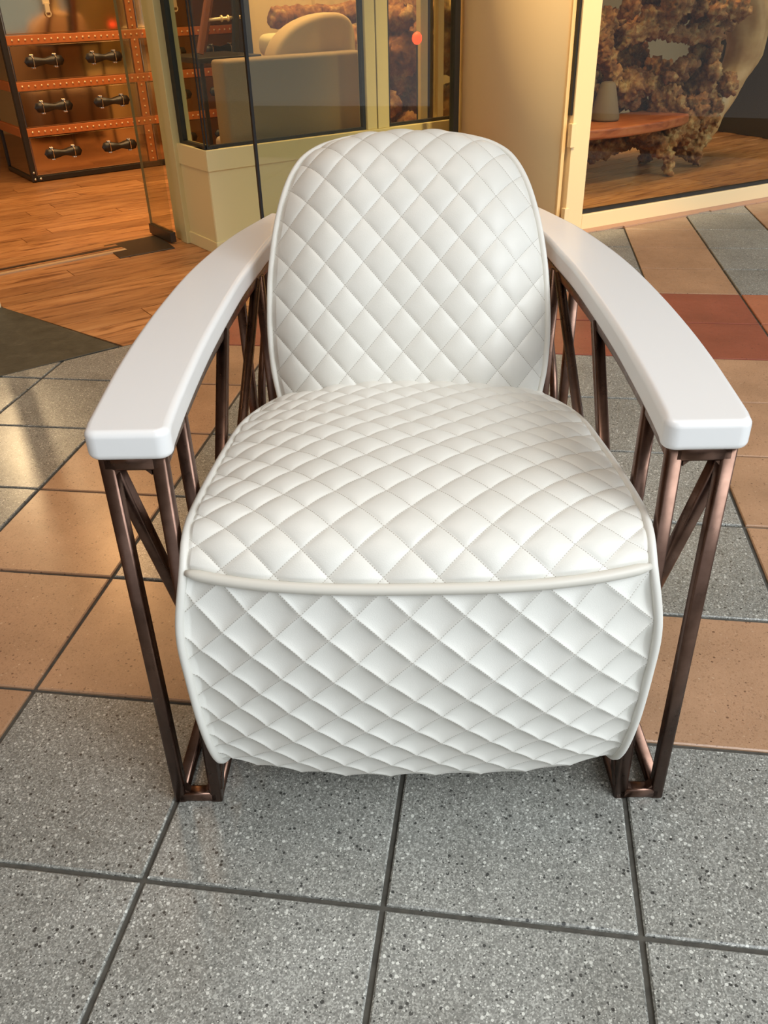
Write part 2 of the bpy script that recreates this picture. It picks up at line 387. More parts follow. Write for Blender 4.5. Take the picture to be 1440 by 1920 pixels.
# ------------------------------------------------------------------ shop wood floor, plank by plank
bm = bmesh.new(); add_prism(bm, [(-1.56, 5.89), (3.45, 10.8), (14, 18.6), (14, 29), (-13, 29), (-13, 1.5), (-3.54, 7.0)][:4] + [(14, 29), (-13, 29), (-13, 12.3), (-3.54, 7.0)], -.014, -.010)
wf = obj('floor', bm, M_plank2); tag(wf, 'timber floor inside the shop', kind='structure')
pw = .36
sl_n = (-LN[0], -LN[1]); A_n = d2(1.11, 1.98)   # direction normal to line A-B of slate (inside shop)
AB = Vector((-3.54+1.56, 7.0-5.89, 0)); abn = (AB.y, -AB.x)
if abn[0]*1+abn[1]*1 < 0: abn = (-abn[0], -abn[1])
row = 0; n_ = 0.0; cnt = 0
while n_ < 9.6:
    s = -9.5 + random.uniform(-3, 0)
    while s < 12.5:
        L_ = random.uniform(3.2, 5.2)
        pts = []
        for (a, b_) in ((s+.006, n_+.006), (s+L_-.006, n_+.006), (s+L_-.006, n_+pw-.006), (s+.006, n_+pw-.006)):
            P = B0 + DF*a + NF*(b_-.4); pts.append((P.x, P.y))
        q = clip(pts, (-2.43, 5.0), sl_n); q = clip(q, (-1.56, 5.89), abn) if q else q
        q = clip(q, (3.3, 10.9), (-RN[0], -RN[1])) if q and (s+L_) > 5 else q
        if len(q) >= 3:
            cxm = sum(p[0] for p in q)/len(q); cym = sum(p[1] for p in q)/len(q)
            bm = bmesh.new(); f = bm.faces.new([bm.verts.new(V(x-cxm, y-cym, 0)) for x, y in q])
            r = bmesh.ops.extrude_face_region(bm, geom=[f]); bmesh.ops.translate(bm, verts=[v for v in r['geom'] if isinstance(v, bmesh.types.BMVert)], vec=(0, 0, .010*S))
            o = obj('plank', bm, M_plank if random.random() < .6 else M_plank2, wf); o.location = V(cxm, cym, -.010); cnt += 1
        s += L_
    n_ += pw
# door track and floor plate
def strip(bm, P, Q, wd, z0, z1):
    P, Q = Vector((*P, 0)), Vector((*Q, 0)); d = (Q-P); L_ = d.length; fm = frame_mat(P, d.normalized()); fbox(bm, fm, 0, L_, -wd/2, wd/2, z0, z1)
M_strip = mat('worn_light_strip', (.50, .33, .18), .45)[0]
tr = empty('sliding_door_track', (-4.2, 8.2, 0), 0, 'worn metal and timber door track strip across the shop floor', 'door track')
for off, mt, wd, nm in ((0, M_plank2, .10, 'rail'), (.11, M_darkrail, .05, 'rail'), (.20, M_plank2, .08, 'strip'), (.30, M_strip, .09, 'strip')):
    bm = bmesh.new(); a = Vector((-7.6, 4.95+.2, 0)) + Vector((.74, -.67, 0))*off; b_ = Vector((-3.25, 9.72, 0)) + Vector((.74, -.67, 0))*off
    strip(bm, (a.x+4.2, a.y-8.2), (b_.x+4.2, b_.y-8.2), wd, .0, .016); obj(nm, bm, mt, tr)
bm = bmesh.new(); add_prism(bm, [(-3.43, 9.69), (-2.93, 9.07), (-2.34, 9.62), (-2.86, 10.33)], 0, .014)
tag(obj('floor_plate', bm, M_darkrail, None, bevel=.004), 'dark brown metal floor plate at the foot of the glass door', 'floor plate')

# ------------------------------------------------------------------ shop shell
bm = bmesh.new(); add_prism(bm, [(-16, 29.1), (17, 29.1), (17, 29.5), (-16, 29.5)], -.02, 9); tag(obj('wall_back', bm, M_wallwarm), 'warm back wall of the shop', kind='structure')
bm = bmesh.new(); add_prism(bm, [(-13.4, 3), (-13, 3), (-13, 29.1), (-13.4, 29.1)], -.02, 9); tag(obj('wall_left', bm, M_wallwarm), 'left wall of the shop', kind='structure')
bm = bmesh.new(); add_prism(bm, [(14, 18.8), (14.4, 18.6), (14.4, 29.1), (14, 29.1)], -.02, 9); tag(obj('wall_right', bm, M_wallolive), 'right wall of the shop', kind='structure')
bm = bmesh.new(); add_prism(bm, [(-13.4, 3), (-4.6, 7.2), (-1.5, 6.6), (3.3, 10.9), (14.4, 19.0), (14.4, 29.5), (-13.4, 29.5)], 9, 9.3); tag(obj('ceiling', bm, M_ceil), 'shop ceiling', kind='structure')
bm = bmesh.new(); add_prism(bm, [(-14, -16), (-3.0, -16), (6.3, -4.3), (14.4, 7.5), (14.4, 19.0), (3.3, 10.9), (-1.5, 6.6), (-4.6, 7.2), (-14, 3)], 9, 9.3); tag(obj('ceiling', bm, M_ceil), 'added out-of-view arcade ceiling with its edge shaped to shade the left and back', kind='structure')  # added overhead cover, outline cut to limit daylight at left and back
bm = bmesh.new(); add_prism(bm, [(-3.7, -12), (-3.3, -12), (-3.3, 3.5), (-3.7, 3.5)], -.02, 9); tag(obj('wall_side_blocker', bm, M_wallblock), 'added brown wall out of view that blocks daylight from the left', kind='structure')  # unseen blocker, added to darken the left side of the floor
# cream wall behind the sofa, black end cap facing the trunk side
FK = frame_mat(K0, DF)
bm = bmesh.new(); fbox(bm, FK, 3.35, 10.0, 5.1, 5.5, 0, 9); wb = obj('wall_middle', bm, M_wallwarm); tag(wb, 'cream partition wall behind the sofa', kind='structure')
bm = bmesh.new(); fbox(bm, FK, 3.25, 3.35, 5.0, 5.52, 0, 9); tag(obj('trim_1', bm, M_black), 'black end trim of the cream partition wall', kind='structure')
bm = bmesh.new(); fbox(bm, FK, 4.72, 5.05, 4.98, 5.1, 0, 9); obj('pilaster', bm, M_wallwarm, wb)
# ------------------------------------------------------------------ bulkhead with display window
bk = empty('wall_front', K0, 0); tag(bk, 'cream panelled bulkhead under the display window', kind='structure')
FB = frame_mat(Vector((0, 0, 0)), DF); JD = d2(.698, -.716); FJ = frame_mat(J0-K0, JD)
bm = bmesh.new(); fbox(bm, FB, 0, 6.2, 0, .35, 0, 1.32); obj('front_panel', bm, M_cream, bk, bevel=.01)
bm = bmesh.new(); fbox(bm, FB, -.02, 6.2, -.035, .36, 1.08, 1.34); obj('sill_board', bm, M_cream, bk, bevel=.008)
bm = bmesh.new(); fbox(bm, FB, -.02, 6.2, -.022, .2, 0, .17); obj('skirting', bm, M_cream, bk, bevel=.008)
bm = bmesh.new(); fbox(bm, FJ, -.2, .985, 0, .3, 0, 1.32); obj('side_panel', bm, M_cream, bk, bevel=.01)
bm = bmesh.new(); fbox(bm, FJ, .1, 1.0, -.018, .2, 0, .17); fbox(bm, FJ, .1, 1.0, -.018, .2, 1.08, 1.34); fbox(bm, FJ, -.2, .06, -.012, .2, .17, 1.08)
obj('panel_moulding', bm, M_cream, bk, bevel=.006)
bm = bmesh.new(); fbox(bm, FB, 0, 6.2, 0, .35, 8.2, 9); fbox(bm, FJ, -.2, 1, 0, .3, 8.2, 9); obj('header', bm, M_cream, bk)
def window(idx, fm, s0, s1, z0, z1, root, label, n0=.04, tl=.05, tr_=.05):
    wd = empty('window_%d' % idx, root, 0); tag(wd, label, kind='structure')
    t = .04
    for nm, a, d_ in (('frame_bar', (s0, s1, z0, z0+t), .07), ('frame_bar', (s0, s1, z1-t, z1), .07), ('frame_bar', (s0, s0+tl, z0+t, z1-t), .07 if tl > .02 else .02), ('frame_bar', (s1-tr_, s1, z0+t, z1-t), .07 if tr_ > .02 else .02)):
        bm = bmesh.new(); fbox(bm, fm, a[0], a[1], n0, n0+d_, a[2], a[3]); obj(nm, bm, M_black, wd)
    bm = bmesh.new(); fbox(bm, fm, s0+t*.6, s1-t*.6, n0+.035, n0+.05, z0+t*.6, z1-t*.6); obj('pane', bm, M_glass, wd)
    return wd
window(1, FB, .0, 2.52, 1.34, 8.2, K0, 'black gasketed display window in front of the grey sofa', tl=.012)
window(2, FJ, 0.14, .99, 1.34, 8.2, K0, 'narrow return pane of the display window', n0=.03, tl=.13, tr_=.012)
window(3, FB, 2.90, 6.0, 1.34, 8.2, K0, 'display window next to the round column')
for k, (a, b_) in enumerate(((2.52, 2.685), (2.705, 2.90))):
    bm = bmesh.new(); fbox(bm, FB, a, b_, -.01, .2, 1.34, 8.2); obj('mullion', bm, M_cream, bk, bevel=.01)
bm = bmesh.new(); fbox(bm, FB, 2.685, 2.705, .03, .15, 1.34, 8.2); obj('mullion_joint', bm, M_black, bk)
# inner framed glazing seen through the second window
ig = empty('door_2', K0 + NF*1.0, 0); tag(ig, 'cream framed inner glass door behind the second window', kind='structure')
for a, b_, mt in ((4.22, 4.36, M_cream), (4.38, 4.46, M_darkrail), (4.56, 4.68, M_cream2), (5.5, 5.7, M_cream)):
    bm = bmesh.new(); fbox(bm, FB, a, b_, 0, .12, 0, 8.2); obj('stile', bm, mt, ig, bevel=.01)
bm = bmesh.new(); fbox(bm, FB, 4.2, 5.7, .01, .11, 0, 1.22); obj('rail', bm, M_cream, ig, bevel=.01)
bm = bmesh.new(); fbox(bm, FB, 4.46, 5.5, .05, .06, 1.22, 8.2); obj('pane', bm, M_glass, ig)
# cream post at the corner of the doorway (door jamb), two steps
jb = empty('door_1', J0, 0); tag(jb, 'olive cream stepped door post beside the bulkhead', kind='structure')
for (s0, s1, n0, n1) in ((-.30, .14, -.04, .22), (-.42, -.26, .02, .20), (-.06, .15, -.07, .10)):
    bm = bmesh.new(); fbox(bm, frame_mat(Vector((0, 0, 0)), JD), s0, s1, n0, n1, 0, 8.6); obj('post', bm, M_olive, jb, bevel=.008)
# left doorway jamb just entering the frame
bm = bmesh.new(); add_prism(bm, [(-3.50, 6.96), (-3.62, 6.84), (-3.68, 6.92), (-3.56, 7.04)], 0, 9); tag(obj('trim_2', bm, M_cream2, None, bevel=.01), 'cream jamb at the left side of the shop doorway', kind='structure')
# open frameless glass door leaf with dark bottom rail
FL = frame_mat(Vector((0, 0, 0)), JD)
lf = empty('glass_door', (-2.97, 10.42, 0), 0, 'open frameless glass door leaf with dark bottom rail by the olive post', 'door')
bm = bmesh.new(); fbox(bm, FL, 0, .74, -.02, .015, .16, 8); obj('glass_leaf', bm, M_glassdoor, lf)
bm = bmesh.new(); fbox(bm, FL, -.01, .76, -.045, .04, .02, .16); obj('bottom_rail', bm, M_darkrail, lf, bevel=.006)
bm = bmesh.new(); fbox(bm, FL, -.004, .006, -.02, .015, .16, 8); obj('edge_seal', bm, mat('glass_edge', (.22, .20, .10), .3)[0], lf)
# sliding glass panel in front of the bulkhead
gp = empty('glass_panel', (-.83, 8.96, 0), 0, 'sliding glass panel with black edge strips in front of the bulkhead', 'glass panel')
FG = frame_mat(Vector((0, 0, 0)), d2(1.53+.83, 11.13-8.96)); GL = math.hypot(2.36, 2.17)
bm = bmesh.new(); fbox(bm, FG, .02, GL-.06, -.012, .012, .03, 8.0); obj('pane', bm, M_glassdoor, gp)
bm = bmesh.new(); fbox(bm, FG, -.015, .02, -.02, .02, .03, 8.0); obj('edge_strip', bm, M_black, gp)
bm = bmesh.new(); fbox(bm, FG, GL-.11, GL-.02, -.05, .05, .03, 8.0); obj('edge_strip', bm, M_black, gp)
bm = bmesh.new(); fbox(bm, FG, 0, GL, -.04, .04, 0.0, .03); obj('bottom_rail', bm, M_darkrail, gp)
# round column
bm = bmesh.new()
bmesh.ops.create_cone(bm, cap_ends=True, segments=96, radius1=.93*S, radius2=.93*S, depth=9.02*S, matrix=Matrix.Translation(V(2.44, 11.5, 4.5)))
col = obj('column', bm, M_col, None, smooth=False)
for p in col.data.polygons: p.use_smooth = len(p.vertices) == 4
tag(col, kind='structure'); col['label'] = 'round cream plastered column behind the armchair'
# right shopfront frame
rf = empty('window_4', A0, 0); tag(rf, 'cream framed shop window with the root bench behind', kind='structure')
FR = frame_mat(Vector((0, 0, 0)), DR)
for nm, a in (('frame_stile', (-.31, 0, 0, .14, 0, 9)), ('frame_rail', (0, 9.5, 0, .14, 0, .215)), ('frame_rail', (0, 9.5, 0, .14, 8.6, 9)), ('frame_stile', (9.2, 9.5, 0, .14, .215, 8.6))):
    bm = bmesh.new(); fbox(bm, FR, a[0], a[1], a[2], a[3], a[4], a[5]); obj(nm, bm, M_cream2, rf, bevel=.008)
bm = bmesh.new(); fbox(bm, FR, 0, 9.2, .05, .12, .215, .265); fbox(bm, FR, 0, .02, .05, .12, .215, 8.6); obj('gasket', bm, M_black, rf)
bm = bmesh.new(); fbox(bm, FR, .005, 9.2, .075, .09, .22, 8.6); obj('pane', bm, M_glass, rf)
bm = bmesh.new(); fbox(bm, FR, -.345, -.31, .03, .10, 1.55, 9); obj('gap', bm, M_black, rf)
for zz in (.05, 1.15):
    bm = bmesh.new(); fbox(bm, FR, -.35, -.27, -.03, .05, zz, zz+.3); obj('hinge', bm, M_cream2, rf, bevel=.006)
bm = bmesh.new(); fbox(bm, FR, -.40, -.345, .09, .5, 0, 9); obj('filler', bm, M_col, rf)
bm = bmesh.new()
for k in range(40):
    s0 = -.35 + k*.25; wv = .18 + random.uniform(-.02, .03); fbox(bm, FR, s0, s0+.25, -wv, 0.02, -.02, .012)
obj('mortar_kerb', bm, M_mortar, rf)
# olive wall and dark return at the far right inside the window
bm = bmesh.new(); fbox(bm, frame_mat(Vector((5.14, 14.97, 0)), DR), 1.0, 7, 3.6, 3.8, 0, 9); tag(obj('wall_far', bm, M_wallolive), 'olive grey wall behind the root bench', kind='structure')
bm = bmesh.new(); fbox(bm, frame_mat(Vector((5.14, 14.97, 0)), DR), 4.75, 5.2, 1.6, 3.6, 0, 9); tag(obj('trim_3', bm, M_darkrail), 'dark wall return beside the root bench', kind='structure')
bm = bmesh.new(); fbox(bm, frame_mat(Vector((5.14, 14.97, 0)), DR), .95, 7, 3.5, 3.62, 0, .3); tag(obj('baseboard_back', bm, M_cream), 'pale skirting of the olive wall', kind='structure')

# ------------------------------------------------------------------ trunk chest of drawers
T0 = Vector((-6.9, 14.25, 0)); TD = d2(.726, .688)
tk = empty('trunk_chest', T0, math.atan2(TD.y, TD.x), 'polished metal trunk chest of drawers edged in studded tan leather', 'chest of drawers')
TW, TDp, TH = 5.5, 1.75, 3.9
zs = [(.10, .80), (.95, 1.58), (1.73, 2.33), (2.49, 3.72)]
bm = bmesh.new(); add_box(bm, .03, TW-.03, .03, TDp, .03, TH); obj('body', bm, M_mirror, tk)
for a in ((0, .10, -.02, .10, 0, TH), (TW-.1, TW, -.02, .1, 0, TH), (.1, TW-.1, -.02, .1, 0, .10), (0, .08, .1, TDp, 0, .09), (0, .08, TDp-.08, TDp+.01, .09, TH)):
    bm = bmesh.new(); add_box(bm, *a); obj('black_edge', bm, M_blackleather, tk, bevel=.012)
for z in (.80, 1.58, 2.33, 3.72):
    bm = bmesh.new(); add_box(bm, .1, TW-.1, -.012, .05, z, z+.15); o = obj('leather_strip', bm, M_tanleather, tk, bevel=.008)
    bm = bmesh.new(); s = .2
    while s < TW-.2:
        add_ball(bm, (s, -.014, z+.075), .021, 1); s += .118
    tag(obj('studs', bm, M_brass, o), kind='stuff')
    bm = bmesh.new(); add_box(bm, -.012, .03, .1, TDp-.08, z, z+.15); obj('leather_strip', bm, M_tanleather, tk)
for xc in (2.42, ):
    for (z0, z1) in zs:
        bm = bmesh.new(); add_box(bm, xc, xc+.16, -.010, .05, z0, z1); o = obj('leather_strip', bm, M_tanleather, tk, bevel=.006)
        bm = bmesh.new(); z = z0+.06
        while z < z1-.02: add_ball(bm, (xc+.08, -.012, z), .021, 1); z += .13
        tag(obj('studs', bm, M_brass, o), kind='stuff')
def handle(parent, x0, z):
    bm = bmesh.new(); n = 16; pts = []
    prof = []
    for k in range(n+1):
        t = k/n; hw = .085 - .04*math.exp(-((t-.5)/.16)**2); 
        e = min(t, 1-t)/.12
        if e < 1: hw *= math.sqrt(max(0, 1-(1-e)**2))+.05
        prof.append((x0+t*.72, hw, -.03-.055*math.sin(math.pi*t)))
    top = [[bm.verts.new(V(x, y+dy, z+s*h)) for (x, h, y) in prof] for s, dy in ((1, 0), (-1, 0))]
    bot = [[bm.verts.new(V(x, y+.03, z+s*h)) for (x, h, y) in prof] for s in (1, -1)]
    for k in range(n):
        bm.faces.new((top[0][k], top[0][k+1], top[1][k+1], top[1][k])); bm.faces.new((bot[0][k], bot[1][k], bot[1][k+1], bot[0][k+1]))
        bm.faces.new((top[0][k], bot[0][k], bot[0][k+1], top[0][k+1])); bm.faces.new((top[1][k], top[1][k+1], bot[1][k+1], bot[1][k]))
    obj('handle', bm, M_blackleather, parent, smooth=True)
    for t in (.2, .78):
        bm = bmesh.new()
        for sgn in (1, -1):
            for dx in (-.016, .016): add_ball(bm, (x0+t*.72+dx, -.03, z+sgn*.10), .022, 1)
        add_tube(bm, [(x0+t*.72, -.02, z+.1), (x0+t*.72, -.095, z+.05), (x0+t*.72, -.095, z-.05), (x0+t*.72, -.02, z-.1)], .010, 6)
        obj('handle_bracket', bm, M_steel, parent)
for (z0, z1) in zs[:3]:
    for (a, b_) in ((.12, 2.40), (2.60, 5.38)):
        bm = bmesh.new(); add_box(bm, a, b_, -.006, .03, z0+.012, z1-.012); dr = obj('drawer', bm, M_mirror, tk, bevel=.01)
        for h in (a+.22, a+1.36): handle(dr, h, (z0+z1)/2+.02)
for (a, b_) in ((.12, 2.40), (2.60, 5.38)):
    bm = bmesh.new(); add_box(bm, a, b_, -.006, .03, 2.50, 3.70); dr = obj('upper_door', bm, M_mirror, tk, bevel=.01)
    bm = bmesh.new(); add_box(bm, a+.76, a+.88, -.03, 0, 2.95, 3.15); add_box(bm, a+.78, a+.86, -.05, -.01, 2.82, 2.97); add_tube(bm, [(a+.82+.05*math.cos(q*.7854), -.04, 2.80+.05*math.sin(q*.7854)) for q in range(8)], .012, 6, closed=True)
    obj('latch', bm, M_brass, dr)
for (x, z) in ((.05, .05), (.16, .05), (.05, .17)):
    bm = bmesh.new(); add_ball(bm, (x, -.025, z), .025, 2); obj('corner_stud', bm, M_steel, tk)

# ------------------------------------------------------------------ sofa behind the window
sf = empty('sofa', K0 + NF*.6, math.atan2(DF.y, DF.x), 'grey beige sofa with straight tall back close behind the display window', 'sofa')
bm = bmesh.new(); add_box(bm, .66, 2.95, 0, .42, .25, 2.30); obj('backrest', bm, M_sofa, sf, smooth=True, bevel=.05, seg=4)
bm = bmesh.new(); add_box(bm, 1.2, 2.9, .38, 1.8, .25, 1.15); obj('seat', bm, M_sofa, sf, smooth=True, bevel=.08, seg=4)
for x in (.8, 2.7):
    for y in (.2, 1.6) if x > 1 else (.2,):
        bm = bmesh.new(); add_tube(bm, [(x, y, 0.002), (x, y, .26)], .05, 10); obj('leg', bm, M_brownwood, sf)
bm = bmesh.new(); pts = []
for k in range(25):
    a = math.pi*k/24; pts.append((2.72-1.08*math.cos(a) if a < math.pi/2 else 2.72-.36*math.cos(a), 1.98+.80*math.sin(a)**(.8 if a < math.pi/2 else .3) if k not in (0, 24) else 1.98))
vs = []
for yy in (.45, .85): vs.append([bm.verts.new(V(x, yy, z)) for x, z in pts])
for k in range(24): bm.faces.new((vs[0][k], vs[0][k+1], vs[1][k+1], vs[1][k]))
bm.faces.new(vs[0]); bm.faces.new(vs[1][::-1]); bm.faces.new((vs[0][0], vs[1][0], vs[1][24], vs[0][24]))
o = obj('cushion', bm, M_sofa2, None, smooth=True, bevel=.08, seg=4); o.location = (K0+NF*.6)*S; o.rotation_euler = (0, 0, math.atan2(DF.y, DF.x)); tag(o, 'rounded beige velvet cushion rising above the grey sofa back', 'cushion')
# round cream table top behind, driftwood pieces on the wall
def fmw(s, n, z=0): P = K0 + DF*s + NF*n; return Vector((P.x, P.y, z))
P = fmw(3.5, 3.95)
rt_ = empty('round_table', (P.x, P.y, 0), 0, 'round cream drum table against the cream wall behind the sofa', 'table')
bm = bmesh.new(); bmesh.ops.create_cone(bm, cap_ends=True, segments=48, radius1=.5*S, radius2=.5*S, depth=.34*S, matrix=Matrix.Translation(V(0, 0, 2.25))); obj('table_top', bm, M_plaster_round, rt_, bevel=.12, seg=4, smooth=True)
bm = bmesh.new(); bmesh.ops.create_cone(bm, cap_ends=True, segments=32, radius1=.45*S, radius2=.35*S, depth=2.1*S, matrix=Matrix.Translation(V(0, 0, 1.051))); obj('base', bm, M_plaster_round, rt_, smooth=True)

def gnarly(name, balls, tubes, m, parent, voxel=.022, amp=.06, nscale=.10, amp2=.03):
    bm = bmesh.new()
    for c, r, scl in balls: add_ball(bm, c, r, 3, scl)
    for pts, rad in tubes: add_tube(bm, [tuple(p) for p in pts], rad, 12)
    me = bpy.data.meshes.new(name); bm.to_mesh(me); bm.free()
    o = link_mesh(name, me, m, parent)
    r = o.modifiers.new('remesh', 'REMESH'); r.mode = 'VOXEL'; r.voxel_size = voxel; r.use_smooth_shade = True
    for k, (a, sc, typ) in enumerate(((amp, nscale, 'CLOUDS'), (amp2, nscale*.35, 'VORONOI'))):
        tx = bpy.data.textures.new(name+str(k), typ); tx.noise_scale = sc
        if typ == 'CLOUDS': tx.noise_depth = 3
        dm = o.modifiers.new('displace', 'DISPLACE'); dm.texture = tx; dm.strength = a; dm.mid_level = .5; dm.texture_coords = 'LOCAL'
    return o
# wall driftwood
ws = empty('driftwood_sculpture', fmw(3.6, 4.72, 2.2), math.atan2(DF.y, DF.x), 'dark brown driftwood pieces mounted on the cream wall', 'sculpture')
gnarly('branch', [((.55, -.06, .42), .16, (2.0, .6, .9)), ((1.15, -.06, .40), .2, (1.6, .6, .8)), ((.62, -.06, .15), .1, (1.2, .7, 1.4))], [([(0, -.06, .45), (.5, -.06, .42), (.85, -.06, .1), (1.1, -.06, -.1)], [.17, .20, .16, .07]), ([(.5, -.06, .5), (1.4, -.06, .42), (2.3, -.06, .55), (3.6, -.06, .5)], [.14, .2, .17, .12])], M_root, ws, .014, .03, .05, .015)
gnarly('branch', [], [([(.4, -.06, .02), (.75, -.06, .0), (1.0, -.06, .06)], [.03, .055, .04])], M_root, ws, .008, .008, .03, .004)
gnarly('branch', [], [([(.12, -.06, -.05), (.2, -.06, -.18), (.6, -.06, -.2), (.85, -.06, -.1)], [.03, .07, .08, .04])], M_root, ws, .008, .01, .03, .004)
# tripod lamp with brass joint on a dark side table, between trunk and window
P = fmw(1.9, 3.4)
AF = math.atan2(DF.y, DF.x)
sd_t = empty('side_table', (P.x, P.y, 0), AF, 'tall dark side table behind the sofa carrying the tripod lamp', 'table')
bm = bmesh.new(); add_box(bm, -.6, .5, -.55, .8, 2.12, 2.2); obj('table_top', bm, M_blackleather, sd_t, bevel=.01)
for x in (-.53, .43):
    for y in (-.48, .73):
        bm = bmesh.new(); add_tube(bm, [(x, y, 0.002), (x, y, 2.125)], .03, 8, sq=True); obj('leg', bm, M_blackleather, sd_t)
tp = empty('tripod_lamp', (P.x, P.y, 2.2), AF, 'brown wooden tripod lamp with brass cross joint on the tall side table', 'lamp')
for (x, y), mt in (((-.41, -.2), M_brownwood), ((.17, -.3), M_blackleather), ((0, .6), M_brownwood)):
    bm = bmesh.new(); add_tube(bm, [(x, y, 0.04), (.62, -.1, 3.0)], .05, 8, sq=True); obj('leg', bm, mt, tp)
bm = bmesh.new(); add_tube(bm, [(-.20, -.2, .5), (.34, -.25, .52)], .024, 12); add_ball(bm, (.02, -.22, .51), .05, 2, (.5, 1, 1)); add_ball(bm, (.13, -.23, .51), .05, 2, (.5, 1, 1)); obj('cross_joint', bm, M_brass, tp, smooth=True)
bm = bmesh.new(); add_tube(bm, [(.62, -.1, 2.9), (.62, -.1, 3.3)], .1, 12); obj('hub', bm, M_brass, tp)
bm = bmesh.new(); bmesh.ops.create_cone(bm, cap_ends=False, segments=32, radius1=.7*S, radius2=.45*S, depth=.9*S, matrix=Matrix.Translation(V(.62, -.1, 3.7))); obj('lamp_shade', bm, M_plaster_round, tp, smooth=True)

# ------------------------------------------------------------------ teak root bench in the right window
R0 = Vector((5.14, 14.97, 0))
rb = empty('root_bench', R0, math.atan2(DR.y, DR.x), 'large gnarled teak root bench with reddish plank seat in the right window', 'bench')
random.seed(11)
balls = []; tubes = []
def cluster(s0, s1, z0, z1, n, r0, r1, y0=.1, y1=1.1):
    for _ in range(n):
        balls.append(((random.uniform(s0, s1), random.uniform(y0, y1), random.uniform(z0, z1)), random.uniform(r0, r1), (random.uniform(.7, 1.4), 1, random.uniform(.7, 1.4))))
cluster(-2.2, 1.6, 2.3, 3.6, 80, .10, .22, .1, 1.4)
cluster(-2.4, -.9, .5, 2.4, 34, .12, .22, 1.2, 1.7)
cluster(-.9, 1.0, 1.1, 1.75, 26, .08, .16, .9, 1.6)
cluster(-2.3, -1.1, 1.1, 2.4, 22, .12, .26, .5, 1.4)
cluster(-1.1, .3, 1.2, 1.62, 14, .10, .22, .5, 1.2)
cluster(-1.2, .95, 1.5, 2.4, 22, .16, .24, 1.75, 2.05)
cluster(.0, 1.0, .75, 1.7, 26, .10, .22, .1, 1.1)
cluster(.85, 1.5, 1.2, 2.5, 16, .12, .24, .2, 1.0)
cluster(-.6, .1, .45, .9, 9, .09, .17, .0, .8)
cluster(.5, 1.25, .35, 1.1, 20, .10, .18, .2, .9)
cluster(-1.9, .1, .4, .75, 18, .10, .17, .7, 1.2)
for _k in range(len(balls)): balls[_k] = (balls[_k][0] if balls[_k][0][2] < 2.9 or balls[_k][0][0] < 1.2 else (1.2, balls[_k][0][1], balls[_k][0][2]), balls[_k][1], balls[_k][2])
tubes += [([(-.55, .3, .85), (-.25, .1, .55), (0, 0, .3), (.02, 0, .02)], [.22, .17, .10, .07]),
          ([(.4, .2, .95), (.2, .12, .75), (-.1, .05, .5)], [.2, .15, .1]),
          ([(1.0, .4, .9), (1.12, .45, .5), (.98, .4, .1)], [.2, .22, .14]), ([(.5, .9, .8), (.6, 1.1, .4), (.55, 1.2, .02)], [.2, .16, .1]),
          ([(-2.0, .9, 1.3), (-1.9, .9, .6), (-1.85, .9, .02)], [.24, .16, .12]),
          ([(-1.9, .9, .55), (-1.2, .8, .45), (-.6, .6, .55)], [.16, .2, .16]),
          ([(-1.0, .5, 2.25), (-.3, .4, 2.35), (.5, .4, 2.2), (1.0, .4, 2.3)], [.16, .12, .12, .18]),
          ([(.35, .5, 1.5), (.5, .4, 1.75), (.75, .4, 1.8)], [.14, .12, .08]),
          ([(-1.9, .4, 2.6), (-1.5, .3, 2.1), (-1.1, .4, 1.6)], [.2, .14, .1])]
gnarly('root_mass', balls, tubes, M_root, rb, .012, .055, .06, .055)
bm = bmesh.new(); add_tube(bm, [(1.6, .7, 3.3), (2.1, .7, 2.7), (2.3, .7, 2.1), (2.15, .7, 1.6), (1.75, .65, 1.15), (1.45, .55, .75), (1.2, .5, .4)], [.36, .42, .38, .30, .24, .2, .16], 20)
o = obj('smooth_root_arm', bm, M_rootsmooth, rb, smooth=True)
md = o.modifiers.new('s', 'SUBSURF'); md.levels = 1; md.render_levels = 2
tx = bpy.data.textures.new('armn', 'CLOUDS'); tx.noise_scale = .12; dm = o.modifiers.new('d', 'DISPLACE'); dm.texture = tx; dm.strength = .05; dm.texture_coords = 'LOCAL'
bm = bmesh.new()
pt = [(-2.6, -.45), (-1.6, -.55), (-.7, -.42), (0, -.2), (.35, .0), (.3, .7), (-2.6, .9)]
add_prism(bm, pt, .86, 1.03)
o = obj('plank_seat', bm, M_seatwood, rb, smooth=False, bevel=.04, seg=3)
bm = bmesh.new(); bmesh.ops.create_cone(bm, cap_ends=True, segments=24, radius1=.26*S, radius2=.12*S, depth=.6*S, matrix=Matrix.Translation(V(0, 0, .3))); 
P = R0 + DR*-1.45 + NR*.2; o = obj('stone_ornament', bm, mat('brown_stone', (.16, .115, .08), .7)[0], None, smooth=True, bevel=.05); o.location = Vector((P.x, P.y, 1.03))*S; tag(o, 'small grey conical ornament standing on the root bench seat', 'ornament')
